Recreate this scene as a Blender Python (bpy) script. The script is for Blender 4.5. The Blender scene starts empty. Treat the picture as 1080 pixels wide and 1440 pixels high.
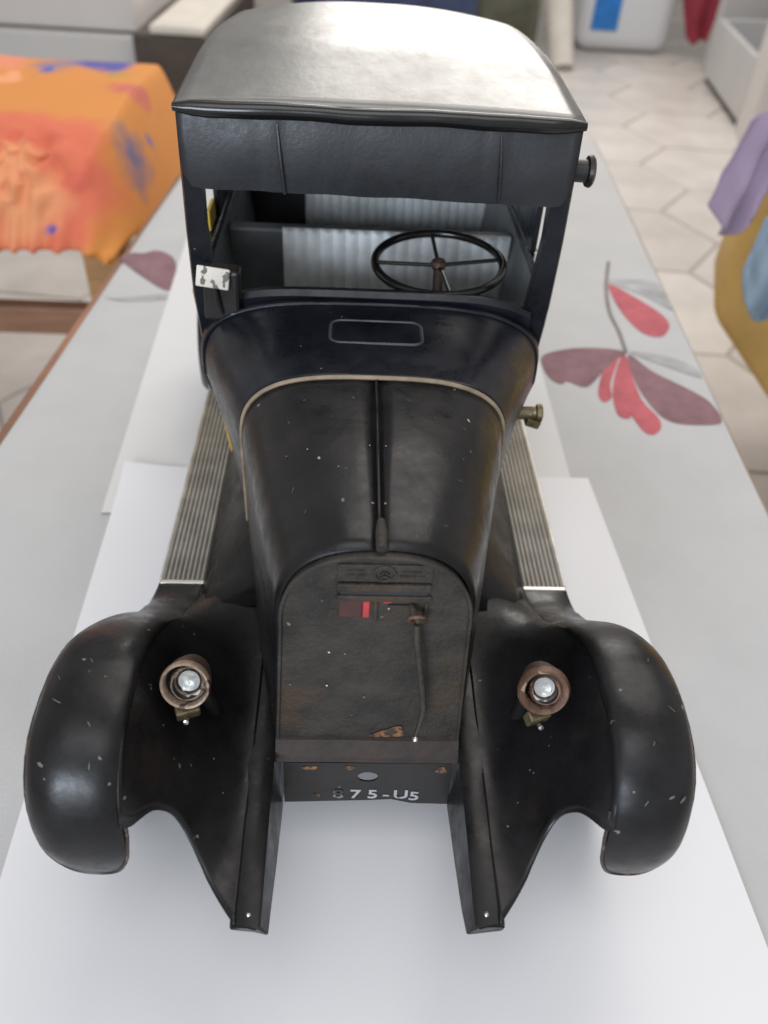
import bpy, bmesh, math, random
from mathutils import Vector, Matrix, noise
random.seed(7)
C = bpy.context.scene.collection
S = bpy.context.scene
# ------------------------------------------------------------------ camera
CAM_LOC = Vector((-0.01097, -0.16378, 0.33098))
PITCH, YAW, ROLL, FPX = math.radians(41.583), math.radians(3.782), math.radians(3.885), 1133.9
fw = Vector((math.sin(YAW)*math.cos(PITCH), math.cos(YAW)*math.cos(PITCH), -math.sin(PITCH)))
rt = Vector((math.cos(YAW), -math.sin(YAW), 0)); up = rt.cross(fw)
c_, s_ = math.cos(ROLL), math.sin(ROLL)
rt2, up2 = c_*rt + s_*up, -s_*rt + c_*up
cd = bpy.data.cameras.new('camera'); cam = bpy.data.objects.new('camera', cd); C.objects.link(cam)
M = Matrix((rt2, up2, -fw)).transposed().to_4x4(); M.translation = CAM_LOC
cam.matrix_world = M
cd.sensor_fit = 'VERTICAL'; cd.sensor_height = 36; cd.sensor_width = 27; cd.lens = FPX/1440*36
cd.clip_start = 0.005; cd.clip_end = 60
cd.dof.use_dof = True; cd.dof.focus_distance = 0.30; cd.dof.aperture_fstop = 9.5
S.camera = cam
S.render.resolution_x, S.render.resolution_y = 768, 1024
# ------------------------------------------------------------------ world, lamps, exposure (an indoor picture: no sky, no sun)
w = bpy.data.worlds.new('World'); S.world = w; w.use_nodes = True
w.node_tree.nodes['Background'].inputs[0].default_value = (1.0, 0.985, 0.97, 1)
w.node_tree.nodes['Background'].inputs[1].default_value = 0.50
def area(name, loc, target, sx, sy, power, col):
    l = bpy.data.lights.new(name, 'AREA'); l.shape = 'RECTANGLE'; l.size = sx; l.size_y = sy; l.energy = power; l.color = col
    o = bpy.data.objects.new(name, l); C.objects.link(o); o.location = loc
    o.rotation_euler = (Vector(target)-Vector(loc)).to_track_quat('-Z', 'Y').to_euler(); return o
area('window_light', (-0.80, -2.2, 0.70), (0, 0.1, 0.05), 0.95, 0.85, 44, (0.78, 0.88, 1.0))
area('far_window_light', (0.50, 3.6, 1.25), (0.1, 0.3, 0.2), 1.5, 1.3, 40, (1.0, 0.96, 0.9))
area('ceiling_light', (0.5, 1.5, 2.0), (0.3, 1.2, 0), 1.6, 1.6, 24, (1.0, 0.93, 0.86))
area('near_fill_light', (-0.15, -0.75, 1.9), (0, -0.05, 0), 1.3, 1.3, 14, (0.97, 0.97, 1.0))  # unseen fill lamp, added to lighten the paper under the car nose
S.view_settings.view_transform = 'Standard'; S.view_settings.look = 'None'
S.view_settings.exposure = 0.0; S.view_settings.gamma = 1
S.render.engine = 'CYCLES'
# ------------------------------------------------------------------ materials
MATS = {}
def lin(r, g, b):
    f = lambda v: ((v/255+0.055)/1.055)**2.4 if v > 10 else v/255/12.92
    return (f(r), f(g), f(b), 1)
def mat(name, col, rough=0.5, metal=0.0, var=0.0, scale=40, bump=0.0, bscale=None, chips=None, chip_col=(0.35,0.33,0.3,1), chip_scale=70,
        patch=None, patch_col=None, patch_scale=18, coat=0.0, rvar=0.0, spec=0.5, stretch=(1,1,1)):
    if name in MATS: return MATS[name]
    m = bpy.data.materials.new(name); m.use_nodes = True; MATS[name] = m
    N, L = m.node_tree.nodes, m.node_tree.links; b = N['Principled BSDF']
    if len(col) == 3: col = (*col, 1)
    b.inputs['Roughness'].default_value = rough; b.inputs['Metallic'].default_value = metal
    b.inputs['Coat Weight'].default_value = coat; b.inputs['Specular IOR Level'].default_value = spec
    tc = N.new('ShaderNodeTexCoord'); mp = N.new('ShaderNodeMapping'); mp.inputs['Scale'].default_value = stretch
    L.new(tc.outputs['Object'], mp.inputs['Vector']); vec = mp.outputs['Vector']
    def nz(sc, det=6, ro=0.6):
        n = N.new('ShaderNodeTexNoise'); n.inputs['Scale'].default_value = sc; n.inputs['Detail'].default_value = det
        n.inputs['Roughness'].default_value = ro; L.new(vec, n.inputs['Vector']); return n
    def ramp(src, a, bb):
        r = N.new('ShaderNodeMapRange'); r.inputs['From Min'].default_value = a; r.inputs['From Max'].default_value = bb
        L.new(src, r.inputs['Value']); return r.outputs['Result']
    def mix(fac, A, B):
        x = N.new('ShaderNodeMix'); x.data_type = 'RGBA'
        L.new(fac, x.inputs[0]) if not isinstance(fac, float) else setattr(x.inputs[0], 'default_value', fac)
        for i, v in ((6, A), (7, B)):
            if isinstance(v, tuple): x.inputs[i].default_value = v
            else: L.new(v, x.inputs[i])
        return x.outputs[2]
    out = col
    if var:
        lo = tuple(max(0, c*(1-var)) for c in col[:3])+(1,); hi = tuple(c*(1+var) for c in col[:3])+(1,)
        out = mix(ramp(nz(scale).outputs['Fac'], 0.3, 0.7), lo, hi)
    if patch:
        out = mix(ramp(nz(patch_scale, 8, 0.65).outputs['Fac'], patch, patch+0.08), out, patch_col)
    if chips:
        n1 = nz(chip_scale, 3, 0.5); out = mix(ramp(n1.outputs['Fac'], chips, chips+0.02), out, chip_col)
    if isinstance(out, tuple): b.inputs['Base Color'].default_value = out
    else: L.new(out, b.inputs['Base Color'])
    if rvar:
        r = N.new('ShaderNodeMapRange'); r.inputs['From Min'].default_value = 0.3; r.inputs['From Max'].default_value = 0.7
        r.inputs['To Min'].default_value = max(0.02, rough-rvar); r.inputs['To Max'].default_value = rough+rvar
        L.new(nz((bscale or scale)*0.6, 8, 0.7).outputs['Fac'], r.inputs['Value']); L.new(r.outputs['Result'], b.inputs['Roughness'])
    if bump:
        n2 = nz(bscale or scale*3, 6, 0.6); bp = N.new('ShaderNodeBump'); bp.inputs['Strength'].default_value = bump
        bp.inputs['Distance'].default_value = 0.001; L.new(n2.outputs['Fac'], bp.inputs['Height']); L.new(bp.outputs['Normal'], b.inputs['Normal'])
    return m
BLACK = mat('black_enamel', (0.0090,0.0088,0.0098), 0.33, 0, 0.55, 34, 0.14, 130, 0.74, (0.16,0.145,0.13,1), 230, 0.58, (0.018,0.0135,0.011,1), 14, rvar=0.15, spec=0.30)
NAVY = mat('navy_black_enamel', (0.0070,0.0082,0.0130), 0.32, 0, 0.5, 40, 0.12, 120, 0.745, (0.2,0.18,0.17,1), 230, 0.62, (0.022,0.018,0.016,1), 18, rvar=0.14, spec=0.33)
DULL = mat('dull_black_paint', (0.012,0.011,0.0105), 0.45, 0, 0.5, 45, 0.2, 160, 0.71, (0.2,0.18,0.16,1), 140, 0.66, (0.05,0.03,0.018,1), 22, rvar=0.1)
VISOR = mat('black_leathercloth', (0.020,0.022,0.026), 0.42, 0, 0.3, 50, 0.12, 600, rvar=0.10)
ROOF = mat('worn_roof_lacquer', (0.17,0.168,0.16), 0.37, 0.45, 0.22, 25, 0.18, 160, 0.78, (0.5,0.5,0.48,1), 120, rvar=0.06, spec=1.0, stretch=(1,0.6,1))
RADI = mat('radiator_paint', (0.031,0.026,0.021), 0.58, 0.0, 0.55, 60, 0.8, 520, 0.75, (0.2,0.17,0.14,1), 210, 0.53, (0.050,0.032,0.019,1), 24, rvar=0.08)
LEDGE = mat('rusty_brown_ledge', (0.028,0.018,0.014), 0.6, 0, 0.4, 60, 0.4, 200, 0.72, (0.35,0.18,0.09,1), 60)
RUST = mat('rusty_copper', (0.135,0.075,0.050), 0.5, 0.3, 0.5, 150, 0.5, 300, 0.64, (0.5,0.36,0.24,1), 200, 0.6, (0.06,0.03,0.02,1), 90)
TANRIM = mat('worn_tan_metal', (0.30,0.22,0.16), 0.45, 0.4, 0.45, 190, 0.5, 300, 0.6, (0.09,0.05,0.035,1), 150)
RUSTD = mat('dark_rust', (0.060,0.036,0.027), 0.55, 0.3, 0.5, 150, 0.5, 300, 0.66, (0.3,0.2,0.13,1), 180)
ORANGE_RUST = mat('orange_rust', (0.19,0.085,0.035), 0.7, 0, 0.6, 150, 0.4, 300, 0.50, (0.04,0.028,0.02,1), 420)
RIB = mat('running_board_metal', (0.56,0.54,0.50), 0.42, 0.6, 0.2, 70, 0.15, 200, rvar=0.1)
GROOVE = mat('running_board_groove', (0.17,0.155,0.135), 0.6, 0.3, 0.3, 70, 0.2, 200)
STEEL = mat('bright_steel', (0.62,0.60,0.56), 0.25, 0.9, 0.15, 60, 0.1, 150)
BEIGE = mat('beige_piping', (0.24,0.185,0.125), 0.6, 0, 0.35, 120, 0.3, 300)
YELLOW = mat('yellow_enamel', (0.55,0.36,0.04), 0.4, 0, 0.2, 50)
CREAM = mat('cream_worn_paint', (0.62,0.57,0.50), 0.6, 0, 0.15, 90, 0.2, 200, 0.56, (0.12,0.115,0.10,1), 170)
BRASS = mat('tarnished_brass', (0.16,0.13,0.07), 0.45, 0.6, 0.5, 150, 0.4, 300, 0.66, (0.3,0.3,0.24,1), 200)
WHEELBLK = mat('black_lacquer', (0.008,0.008,0.008), 0.22)
SEAT = mat('pale_corduroy_tin', (0.80,0.83,0.83), 0.45, 0, 0.2, 60, 0.1, 150)
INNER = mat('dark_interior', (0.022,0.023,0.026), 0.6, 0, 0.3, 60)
INNERG = mat('grey_interior_side', (0.20,0.21,0.22), 0.5, 0, 0.3, 60)
RED = mat('red_paint', (0.45,0.045,0.05), 0.5, 0, 0.2, 90)
REDB = mat('red_brown_paint', (0.06,0.02,0.018), 0.5, 0, 0.3, 90)
TEXTM = mat('worn_number_paint', (0.33,0.33,0.34), 0.5, 0, 0.2, 90, 0, None, 0.62, (0.06,0.06,0.062,1), 260)
RUBBER = mat('tyre_rubber', (0.02,0.02,0.02), 0.7)
REFL = mat('white_reflector', (0.55,0.55,0.54), 0.3, 0.3)
BULBW = mat('bulb_white', (0.8,0.8,0.78), 0.3)
PAPER = mat('white_paper', (0.70,0.70,0.72), 0.85, 0, 0.015, 6, 0.05, 900)
PAPER2 = mat('older_white_paper', (0.62,0.615,0.615), 0.85, 0, 0.02, 6, 0.05, 900)
CLOTH = mat('grey_white_cloth', (0.455,0.457,0.46), 0.8, 0, 0.05, 14, 0.25, 700)
P_MAUVE = mat('mauve_print', (0.215,0.115,0.13), 0.85, 0, 0.24, 45, 0.3, 600)
P_RED = mat('red_print', (0.44,0.10,0.12), 0.85, 0, 0.24, 45, 0.3, 600)
P_GREY = mat('grey_print', (0.36,0.36,0.362), 0.85, 0, 0.24, 45, 0.3, 600)
P_STEM = mat('taupe_print', (0.20,0.17,0.165), 0.85, 0, 0.24, 45, 0.3, 600)
WOOD = mat('brown_wood', (0.24,0.12,0.07), 0.5, 0, 0.3, 8, 0.2, 60, stretch=(1,1,6))
WOODL = mat('tan_wood', (0.40,0.22,0.09), 0.5, 0, 0.3, 8, 0.2, 60, stretch=(1,1,6))
TILE = mat('beige_floor_tile', (0.56,0.52,0.485), 0.35, 0, 0.14, 7, 0.05, 40, rvar=0.06)
GROUT = mat('grout', (0.36,0.31,0.27), 0.9)
OCHRE = mat('ochre_velvet', (0.70,0.45,0.14), 0.75, 0, 0.15, 12, 0.4, 60)
PURPLE = mat('lilac_towel', (0.33,0.26,0.36), 0.9, 0, 0.12, 14, 0.5, 250)
BLUE = mat('blue_grey_towel', (0.24,0.31,0.38), 0.9, 0, 0.12, 14, 0.5, 250)
WHITEP = mat('white_plastic', (0.72,0.73,0.75), 0.4)
BLUEP = mat('blue_plastic', (0.02,0.20,0.60), 0.35, 0, 0.2, 20)
REDC = mat('dark_red_cloth', (0.28,0.03,0.05), 0.8, 0, 0.3, 12)
GREYC = mat('grey_lacquer', (0.50,0.49,0.48), 0.4, 0, 0.04, 4)
WALLM = mat('pale_lacquer', (0.55,0.52,0.50), 0.5, 0, 0.05, 3)
DARKW = mat('dark_brown_wood', (0.055,0.04,0.03), 0.5, 0, 0.3, 10)
NAVYC = mat('navy_cloth', (0.035,0.05,0.11), 0.8, 0, 0.4, 8)
OLIVE = mat('olive_cloth', (0.10,0.10,0.07), 0.8, 0, 0.4, 8)
CREAMF = mat('cream_fabric', (0.62,0.58,0.52), 0.8, 0, 0.1, 8)
def glass():
    m = bpy.data.materials.new('bulb_glass'); m.use_nodes = True; b = m.node_tree.nodes['Principled BSDF']
    b.inputs['Roughness'].default_value = 0.06; b.inputs['Transmission Weight'].default_value = 1; b.inputs['IOR'].default_value = 1.35
    b.inputs['Base Color'].default_value = (0.95,0.96,0.95,1); return m
GLASS = glass()
def floral():
    m = bpy.data.materials.new('orange_floral_print'); m.use_nodes = True; N, L = m.node_tree.nodes, m.node_tree.links; b = N['Principled BSDF']
    b.inputs['Roughness'].default_value = 0.85
    tc = N.new('ShaderNodeTexCoord')
    wob = N.new('ShaderNodeTexNoise'); wob.inputs['Scale'].default_value = 16; L.new(tc.outputs['Object'], wob.inputs['Vector'])
    add = N.new('ShaderNodeVectorMath'); add.operation = 'MULTIPLY_ADD'; add.inputs[1].default_value = (0.09,)*3
    L.new(wob.outputs['Color'], add.inputs[0]); L.new(tc.outputs['Object'], add.inputs[2])
    def blob(c, r, soft):
        d = N.new('ShaderNodeVectorMath'); d.operation = 'DISTANCE'; L.new(add.outputs[0], d.inputs[0]); d.inputs[1].default_value = tuple(v+0.045 for v in c)
        r_ = N.new('ShaderNodeMapRange'); r_.inputs['From Min'].default_value = r; r_.inputs['From Max'].default_value = r-soft; L.new(d.outputs['Value'], r_.inputs['Value']); return r_.outputs[0]
    def mix(f, A, B):
        x = N.new('ShaderNodeMix'); x.data_type = 'RGBA'; L.new(f, x.inputs[0])
        for i, v in ((6, A), (7, B)):
            if isinstance(v, tuple): x.inputs[i].default_value = v
            else: L.new(v, x.inputs[i])
        return x.outputs[2]
    col = (0.64,0.25,0.055,1)
    for c, r, s, k in FLORAL: col = mix(blob(c, r, s), col, k)
    L.new(col, b.inputs['Base Color'])
    return m
# ------------------------------------------------------------------ mesh helpers
def obj(name, bm, m, parent=None, smooth=True, mods=()):
    me = bpy.data.meshes.new(name); bm.normal_update(); bm.to_mesh(me); bm.free()
    if m: me.materials.append(m)
    if smooth:
        for p in me.polygons: p.use_smooth = True
    o = bpy.data.objects.new(name, me); C.objects.link(o)
    if parent: o.parent = parent
    for kind, kw in mods:
        md = o.modifiers.new(kind.lower(), kind)
        for k, v in kw.items(): setattr(md, k, v)
    if smooth:
        try: me.set_sharp_from_angle(angle=math.radians(45))
        except Exception: pass
    return o
def thing(name, label, cat, loc=(0,0,0), group=None):
    o = bpy.data.objects.new(name, None); C.objects.link(o); o.location = loc; o['label'] = label; o['category'] = cat; o.empty_display_size = 0.02
    if group: o['group'] = group
    return o
def tag(o, label, cat, group=None):
    o['label'] = label; o['category'] = cat
    if group: o['group'] = group
    return o
def box(bm, lo, hi, mtx=None):
    vs = [bm.verts.new((x, y, z)) for x in (lo[0], hi[0]) for y in (lo[1], hi[1]) for z in (lo[2], hi[2])]
    for f in ((0,1,3,2),(4,6,7,5),(0,4,5,1),(2,3,7,6),(0,2,6,4),(1,5,7,3)): bm.faces.new([vs[i] for i in f])
    if mtx: bmesh.ops.transform(bm, matrix=mtx, verts=vs)
    return vs
def grid(rows, bm=None, closed=False):
    bm = bm or bmesh.new(); V = [[bm.verts.new(p) for p in r] for r in rows]
    for a, b in zip(V, V[1:]):
        n = len(a)
        for i in range(n if closed else n-1): bm.faces.new((a[i], a[(i+1) % n], b[(i+1) % n], b[i]))
    return bm
def tube(pts, r, bm=None, n=10, cap=True, closed=False):
    bm = bm or bmesh.new(); pts = [Vector(p) for p in pts]; rings = []
    k = len(pts); prev = None
    for i, p in enumerate(pts):
        a = pts[(i-1) % k] if closed else pts[max(i-1, 0)]; b = pts[(i+1) % k] if closed else pts[min(i+1, k-1)]
        t = (b-a).normalized()
        ref = prev if prev is not None else (Vector((0,0,1)) if abs(t.z) < 0.9 else Vector((1,0,0)))
        u = (ref - t*ref.dot(t)).normalized(); prev = u; v = t.cross(u)
        rr = r[i] if isinstance(r, (list, tuple)) else r
        rings.append([bm.verts.new(p+u*math.cos(2*math.pi*j/n)*rr+v*math.sin(2*math.pi*j/n)*rr) for j in range(n)])
    for i in range(k if closed else k-1):
        a, b = rings[i], rings[(i+1) % k]
        for j in range(n): bm.faces.new((a[j], a[(j+1) % n], b[(j+1) % n], b[j]))
    if cap and not closed: bm.faces.new(rings[0][::-1]); bm.faces.new(rings[-1])
    return bm
def lathe(prof, mtx=None, bm=None, n=32):   # prof: (radius, height) along local z
    bm = bm or bmesh.new(); rows = []
    for r, h in prof:
        rows.append([bm.verts.new((max(r,1e-5)*math.cos(2*math.pi*j/n), max(r,1e-5)*math.sin(2*math.pi*j/n), h)) for j in range(n)])
    for a, b in zip(rows, rows[1:]):
        for j in range(n): bm.faces.new((a[j], a[(j+1) % n], b[(j+1) % n], b[j]))
    if mtx: bmesh.ops.transform(bm, matrix=mtx, verts=[v for r in rows for v in r])
    return bm
def frame(loc, zdir):   # matrix whose local z points along zdir
    return Matrix.Translation(loc) @ Vector(zdir).to_track_quat('Z', 'Y').to_matrix().to_4x4()
def crom(pts, per=8, closed=False):
    P = [Vector(p) for p in pts]; n = len(P); out = []
    for i in range(n if closed else n-1):
        g = (lambda k: P[k % n]) if closed else (lambda k: P[min(max(k, 0), n-1)])
        p0, p1, p2, p3 = g(i-1), g(i), g(i+1), g(i+2)
        for j in range(per):
            t = j/per; out.append(0.5*((2*p1)+(p2-p0)*t+(2*p0-5*p1+4*p2-p3)*t*t+(3*p1-p0-3*p2+p3)*t**3))
    if not closed: out.append(P[-1])
    return out
def poly_fill(loops, bm=None):
    bm = bm or bmesh.new(); ed = []
    for lp in loops:
        vs = [bm.verts.new(p) for p in lp]
        ed += [bm.edges.new((vs[i], vs[(i+1) % len(vs)])) for i in range(len(vs))]
    bmesh.ops.triangle_fill(bm, use_beauty=True, use_dissolve=False, edges=ed); return bm
def interp(tab, x):
    for (a, fa), (b, fb) in zip(tab, tab[1:]):
        if x <= b: t = (x-a)/(b-a); t = max(0, min(1, t)); return fa+(fb-fa)*t
    return tab[-1][1]
def dent(bm, amp, sc):
    for v in bm.verts:
        n = noise.noise_vector(v.co*sc); v.co += Vector(n)*amp
def plate_y_solid(lp, back):
    bm = poly_fill([lp]); g = bm.faces[:]
    bmesh.ops.recalc_face_normals(bm, faces=g)
    if g and sum(f.normal.y for f in g) > 0: bmesh.ops.reverse_faces(bm, faces=g)
    e = [x for x in bm.edges if x.is_boundary]
    r = bmesh.ops.extrude_edge_only(bm, edges=e); vs = [v for v in r['geom'] if isinstance(v, bmesh.types.BMVert)]
    bmesh.ops.translate(bm, vec=(0, back, 0), verts=vs); return bm
SOL = lambda t, off=-1: ('SOLIDIFY', dict(thickness=t, offset=off))
BEV = lambda wd, s=2: ('BEVEL', dict(width=wd, segments=s, limit_method='ANGLE'))
SUB = lambda n: ('SUBSURF', dict(levels=n, render_levels=n))

# ================================================================== setting: floor
RA = -0.105   # the room is turned a little against the toy
ex, ey = Vector((math.cos(RA), math.sin(RA), 0)), Vector((-math.sin(RA), math.cos(RA), 0))
FZ = -0.45
bm = bmesh.new(); box(bm, (-7, -3, FZ-0.1), (7, 9, FZ-0.003))
floor = obj('floor', bm, GROUT, smooth=False); floor['kind'] = 'structure'
TS = 0.2136; TH = TS*math.sqrt(3)
bm = bmesh.new()
g0 = TS-0.004
lo = [bm.verts.new((g0*math.cos(a*math.pi/3), g0*math.sin(a*math.pi/3), -0.004)) for a in range(6)]
hi0 = [bm.verts.new((g0*math.cos(a*math.pi/3), g0*math.sin(a*math.pi/3), -0.0015)) for a in range(6)]
hi = [bm.verts.new(((g0-0.002)*math.cos(a*math.pi/3), (g0-0.002)*math.sin(a*math.pi/3), 0)) for a in range(6)]
for i in range(6):
    j = (i+1) % 6; bm.faces.new((lo[i], lo[j], hi0[j], hi0[i])); bm.faces.new((hi0[i], hi0[j], hi[j], hi[i]))
bm.faces.new(hi)
tile_me = bpy.data.meshes.new('tile'); bm.to_mesh(tile_me); bm.free(); tile_me.materials.append(TILE)
_n, _l = TILE.node_tree.nodes, TILE.node_tree.links; _b = _n['Principled BSDF']; _src = _b.inputs['Base Color'].links[0].from_socket
_oi = _n.new('ShaderNodeObjectInfo'); _mr = _n.new('ShaderNodeMapRange'); _mr.inputs['To Min'].default_value = 0.86; _mr.inputs['To Max'].default_value = 1.06
_hv = _n.new('ShaderNodeHueSaturation'); _l.new(_oi.outputs['Random'], _mr.inputs['Value']); _l.new(_mr.outputs['Result'], _hv.inputs['Value']); _l.new(_src, _hv.inputs['Color']); _l.new(_hv.outputs['Color'], _b.inputs['Base Color'])
c0 = Vector((0.804, 1.932, FZ)) - ex*(TS/2) + ey*(TH/2)
for i in range(-9, 9):
    for j in range(-9, 12):
        p = c0 + ex*(1.5*TS*i) + ey*(TH*(j+(0.5 if i % 2 else 0)))
        if p.y < 0.35 or p.y > 5.2 or abs(p.x) > 0.75+0.42*p.y: continue
        t = bpy.data.objects.new('tile', tile_me); C.objects.link(t); t.parent = floor
        t.location = p+Vector((0,0,random.uniform(-0.0006,0.0006))); t.rotation_euler = (0,0,RA)

# ================================================================== table and cloth
def quad_slab(name, pts, z0, z1, m, parent=None, bev=0.002):
    bm = bmesh.new(); a = [bm.verts.new((x, y, z0)) for x, y in pts]; b = [bm.verts.new((x, y, z1)) for x, y in pts]
    n = len(pts); bm.faces.new(a[::-1]); bm.faces.new(b)
    for i in range(n): bm.faces.new((a[i], a[(i+1) % n], b[(i+1) % n], b[i]))
    return obj(name, bm, m, parent, False, [BEV(bev)] if bev else [])
# outline of the table top on the plane z = 0 (left and right long edges as measured)
def edge_l(y): return -0.263+0.0775*(y+0.0)*0.94
def edge_r(y): return 0.2475+0.0700*y
TY0, TY1 = -0.42, 0.98
table = thing('table', 'low wooden table under the grey white cloth', 'table', (0.03, 0.3, FZ))
def loc(o, parent):   # keep world placement of a mesh built in world coordinates
    o.parent = parent; o.matrix_parent_inverse = Matrix.Translation(-parent.location); return o
o = loc(quad_slab('table_top', [(edge_l(TY0)-0.0035,TY0),(edge_r(TY0)+0.001,TY0),(edge_r(TY1)+0.001,TY1),(edge_l(TY1)-0.0035,TY1)], -0.034, -0.0035, WOOD), table)
for x, y in ((edge_l(TY0)+0.04,TY0+0.05),(edge_r(TY0)-0.05,TY0+0.05),(edge_r(TY1)-0.05,TY1-0.06),(edge_l(TY1)+0.04,TY1-0.06)):
    bm = bmesh.new(); box(bm, (x-0.02,y-0.02,FZ), (x+0.02,y+0.02,-0.034)); loc(obj('leg', bm, WOOD, None, False, [BEV(0.003)]), table)
# the cloth: a sheet with faint undulation, hanging a little over both sides
rows = []
for j in range(71):
    y = TY0-0.004+(TY1-TY0+0.008)*j/70; r = []
    xl, xr = edge_l(y), edge_r(y)
    if True:
        r.append((xl-0.0005, y, -0.012))
    for i in range(41):
        s = i/40; x = xl+(xr-xl)*s
        z = -0.0022+0.0007*noise.noise(Vector((x*9, y*7, 0.3)))
        r.append((x, y, z))
    r.append((xr+0.003, y, -0.006)); r.append((xr+0.005, y, -0.045))
    rows.append(r)
cloth = obj('tablecloth', grid(rows), CLOTH, mods=[SOL(0.0012), SUB(1)])
tag(cloth, 'grey white tablecloth with mauve and red flower print', 'tablecloth')
def cloth_z(x, y): return -0.0022+0.0007*noise.noise(Vector((x*9, y*7, 0.3)))
def petal(pts, m, name='printed_petal', z=-0.0012):
    lp = [Vector((p.x, p.y, cloth_z(p.x, p.y)+0.0004)) for p in crom([(x/1000, y/1000, z) for x, y in pts], 6, True)]
    o = obj(name, poly_fill([lp]), m, cloth, False); return o
petal([(233,549),(251,552),(268,552),(280,546),(282,523),(280,495),(262,518)], P_GREY)
petal([(233,541),(245,526),(265,490),(269,467),(260,448),(250,443),(239,452),(232,481),(230,515)], P_RED)
petal([(217,416),(195,421),(170,418),(147,406),(144,387),(147,371),(154,364),(160,368),(173,361),(188,379),(205,401)], P_MAUVE)
petal([(211,411),(195,392),(181,355),(182,341),(190,348),(194,369)], P_RED)
petal([(216,412),(204,390),(192,354),(189,325),(196,320),(199,323),(203,305),(209,301),(217,309),(219,322),(213,343),(213,370)], P_RED)
petal([(219,412),(232,387),(257,359),(266,343),(266,320),(248,315),(227,318),(218,336),(214,372)], P_MAUVE)
petal([(221,416),(250,411),(267,398),(270,381),(250,392)], P_GREY)
petal([(-222,553),(-216,567),(-205,568),(-194,575),(-179,565),(-170,541),(-168,495),(-195,518)], P_MAUVE)
petal([(-226,482),(-211,477),(-167,488),(-169,478),(-204,472)], P_GREY)
st = crom([(244/1000,591/1000,0),(229/1000,536/1000,0),(220.5/1000,487/1000,0),(220/1000,448/1000,0),(217.5/1000,414/1000,0)], 8)
bm = bmesh.new(); L_ = []; 
for i, p in enumerate(st):
    a = st[max(i-1,0)]; b = st[min(i+1,len(st)-1)]; t = (b-a).normalized(); nrm = Vector((-t.y,t.x,0))*0.0017
    zz = Vector((0,0,cloth_z(p.x, p.y)+0.0005)); L_.append([(p+nrm)+zz, (p-nrm)+zz])
obj('printed_stem', grid(L_), P_STEM, cloth, False)
# two sheets of paper
def sheet(name, corners, z, m, label, curl=0.0):
    rows = []
    A, B, Cc, D = [Vector((*p, 0)) for p in corners]   # front-left, front-right, back-right, back-left
    for j in range(41):
        t = j/40; a = A.lerp(D, t); b = B.lerp(Cc, t); r = []
        for i in range(31):
            p = a.lerp(b, i/30); zz = z+0.0002*noise.noise(Vector((p.x*14, p.y*14, z*900)))
            if curl:   # a lifted back-left corner
                d = (p-D).length; zz += curl*max(0, 1-d/0.05)**2
            r.append((p.x, p.y, zz))
        rows.append(r)
    o = obj(name, grid(rows), m); tag(o, label, 'paper'); return o
sheet('paper_sheet', [(-0.1575,0.203),(0.1375,0.200),(0.1475,0.650),(-0.1725,0.655)], -0.0010, PAPER2, 'white paper sheet under the back of the toy car')
sheet('paper_sheet', [(-0.1405,-0.172),(0.1640,-0.172),(0.1500,0.2475),(-0.1525,0.2475)], -0.0003, PAPER, 'front white paper sheet with a lifted corner under the car nose', 0.004)

# ================================================================== the toy car
car = thing('toy_car', 'old black tinplate toy car with dull roof and two bare headlights', 'toy car', (0, 0.15, 0.0))
BASEZ = 0.0035
def part(name, bm, m, smooth=True, mods=(), parent=None):
    o = obj(name, bm, m, None, smooth, mods)
    if parent is None: o.parent = car; o.matrix_parent_inverse = Matrix.Translation(-car.location)
    else:
        o.parent = parent; o.matrix_parent_inverse = Matrix.Translation(-car.location) if False else parent.matrix_parent_inverse.inverted() @ Matrix.Translation(-car.location) if False else Matrix.Identity(4)
    return o
# parts are built in the car's own coordinates (x right, y back, z up from the paper level); children of parts share that origin
# ---- arches
def arch(hw_b, hw_s, zb, zs, zt, ex_, y, n=(10, 34)):
    """profile from left bottom over the top to right bottom: straight sides, then a superelliptic crown above zs"""
    pts = []
    for i in range(n[0]): t = i/n[0]; pts.append((-(hw_b+(hw_s-hw_b)*t), zb+(zs-zb)*t))
    for i in range(n[1]+1):
        a = math.pi/2*i/n[1]; pts.append((-hw_s*max(0, math.cos(a))**(2/ex_), zs+(zt-zs)*math.sin(a)**(2/ex_)))
    pts[-1] = (0.0, zt)
    full = pts+[(-x, z) for x, z in reversed(pts[:-1])]
    return [Vector((x, y, z)) for x, z in full]
RADA = arch(0.0350, 0.0318, 0.064, 0.128, 0.1622, 2.5, 0.009)
BANDA = arch(0.0530, 0.0528, 0.080, 0.130, 0.1645, 3.1, 0.100)
COWLA = arch(0.0660, 0.0793, 0.082, 0.126, 0.1630, 3.3, 0.168)
MID = len(RADA)//2
def loft(A, B, k, bulge=0.0):
    rows = []
    for j in range(k+1):
        t = j/k; rows.append([a.lerp(b, t)+(a.lerp(b, t)-Vector((0, a.lerp(b, t).y, 0.09))).normalized()*bulge*math.sin(math.pi*t) for a, b in zip(A, B)])
    return rows
rows = loft(RADA, BANDA, 16, 0.0012)
for sgn in (0, 1):
    rr = [r[:MID+1] if sgn == 0 else r[MID:] for r in rows]
    bm = grid(rr); dent(bm, 0.0004, 60)
    for v in bm.verts:   # seam along the crest
        if abs(v.co.x) < 0.0008: v.co.z -= 0.0008; v.co.x = (-0.0004 if sgn == 0 else 0.0004)
    part('hood_panel', bm, BLACK, mods=[SOL(0.0009)])
hg = [r[MID]+Vector((0,0,0.0001)) for r in rows]
hinge = part('hood_hinge', tube([hg[0]+Vector((0.0004,0,0.0002))]+hg[2:], 0.00055, n=8), BLACK)
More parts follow.
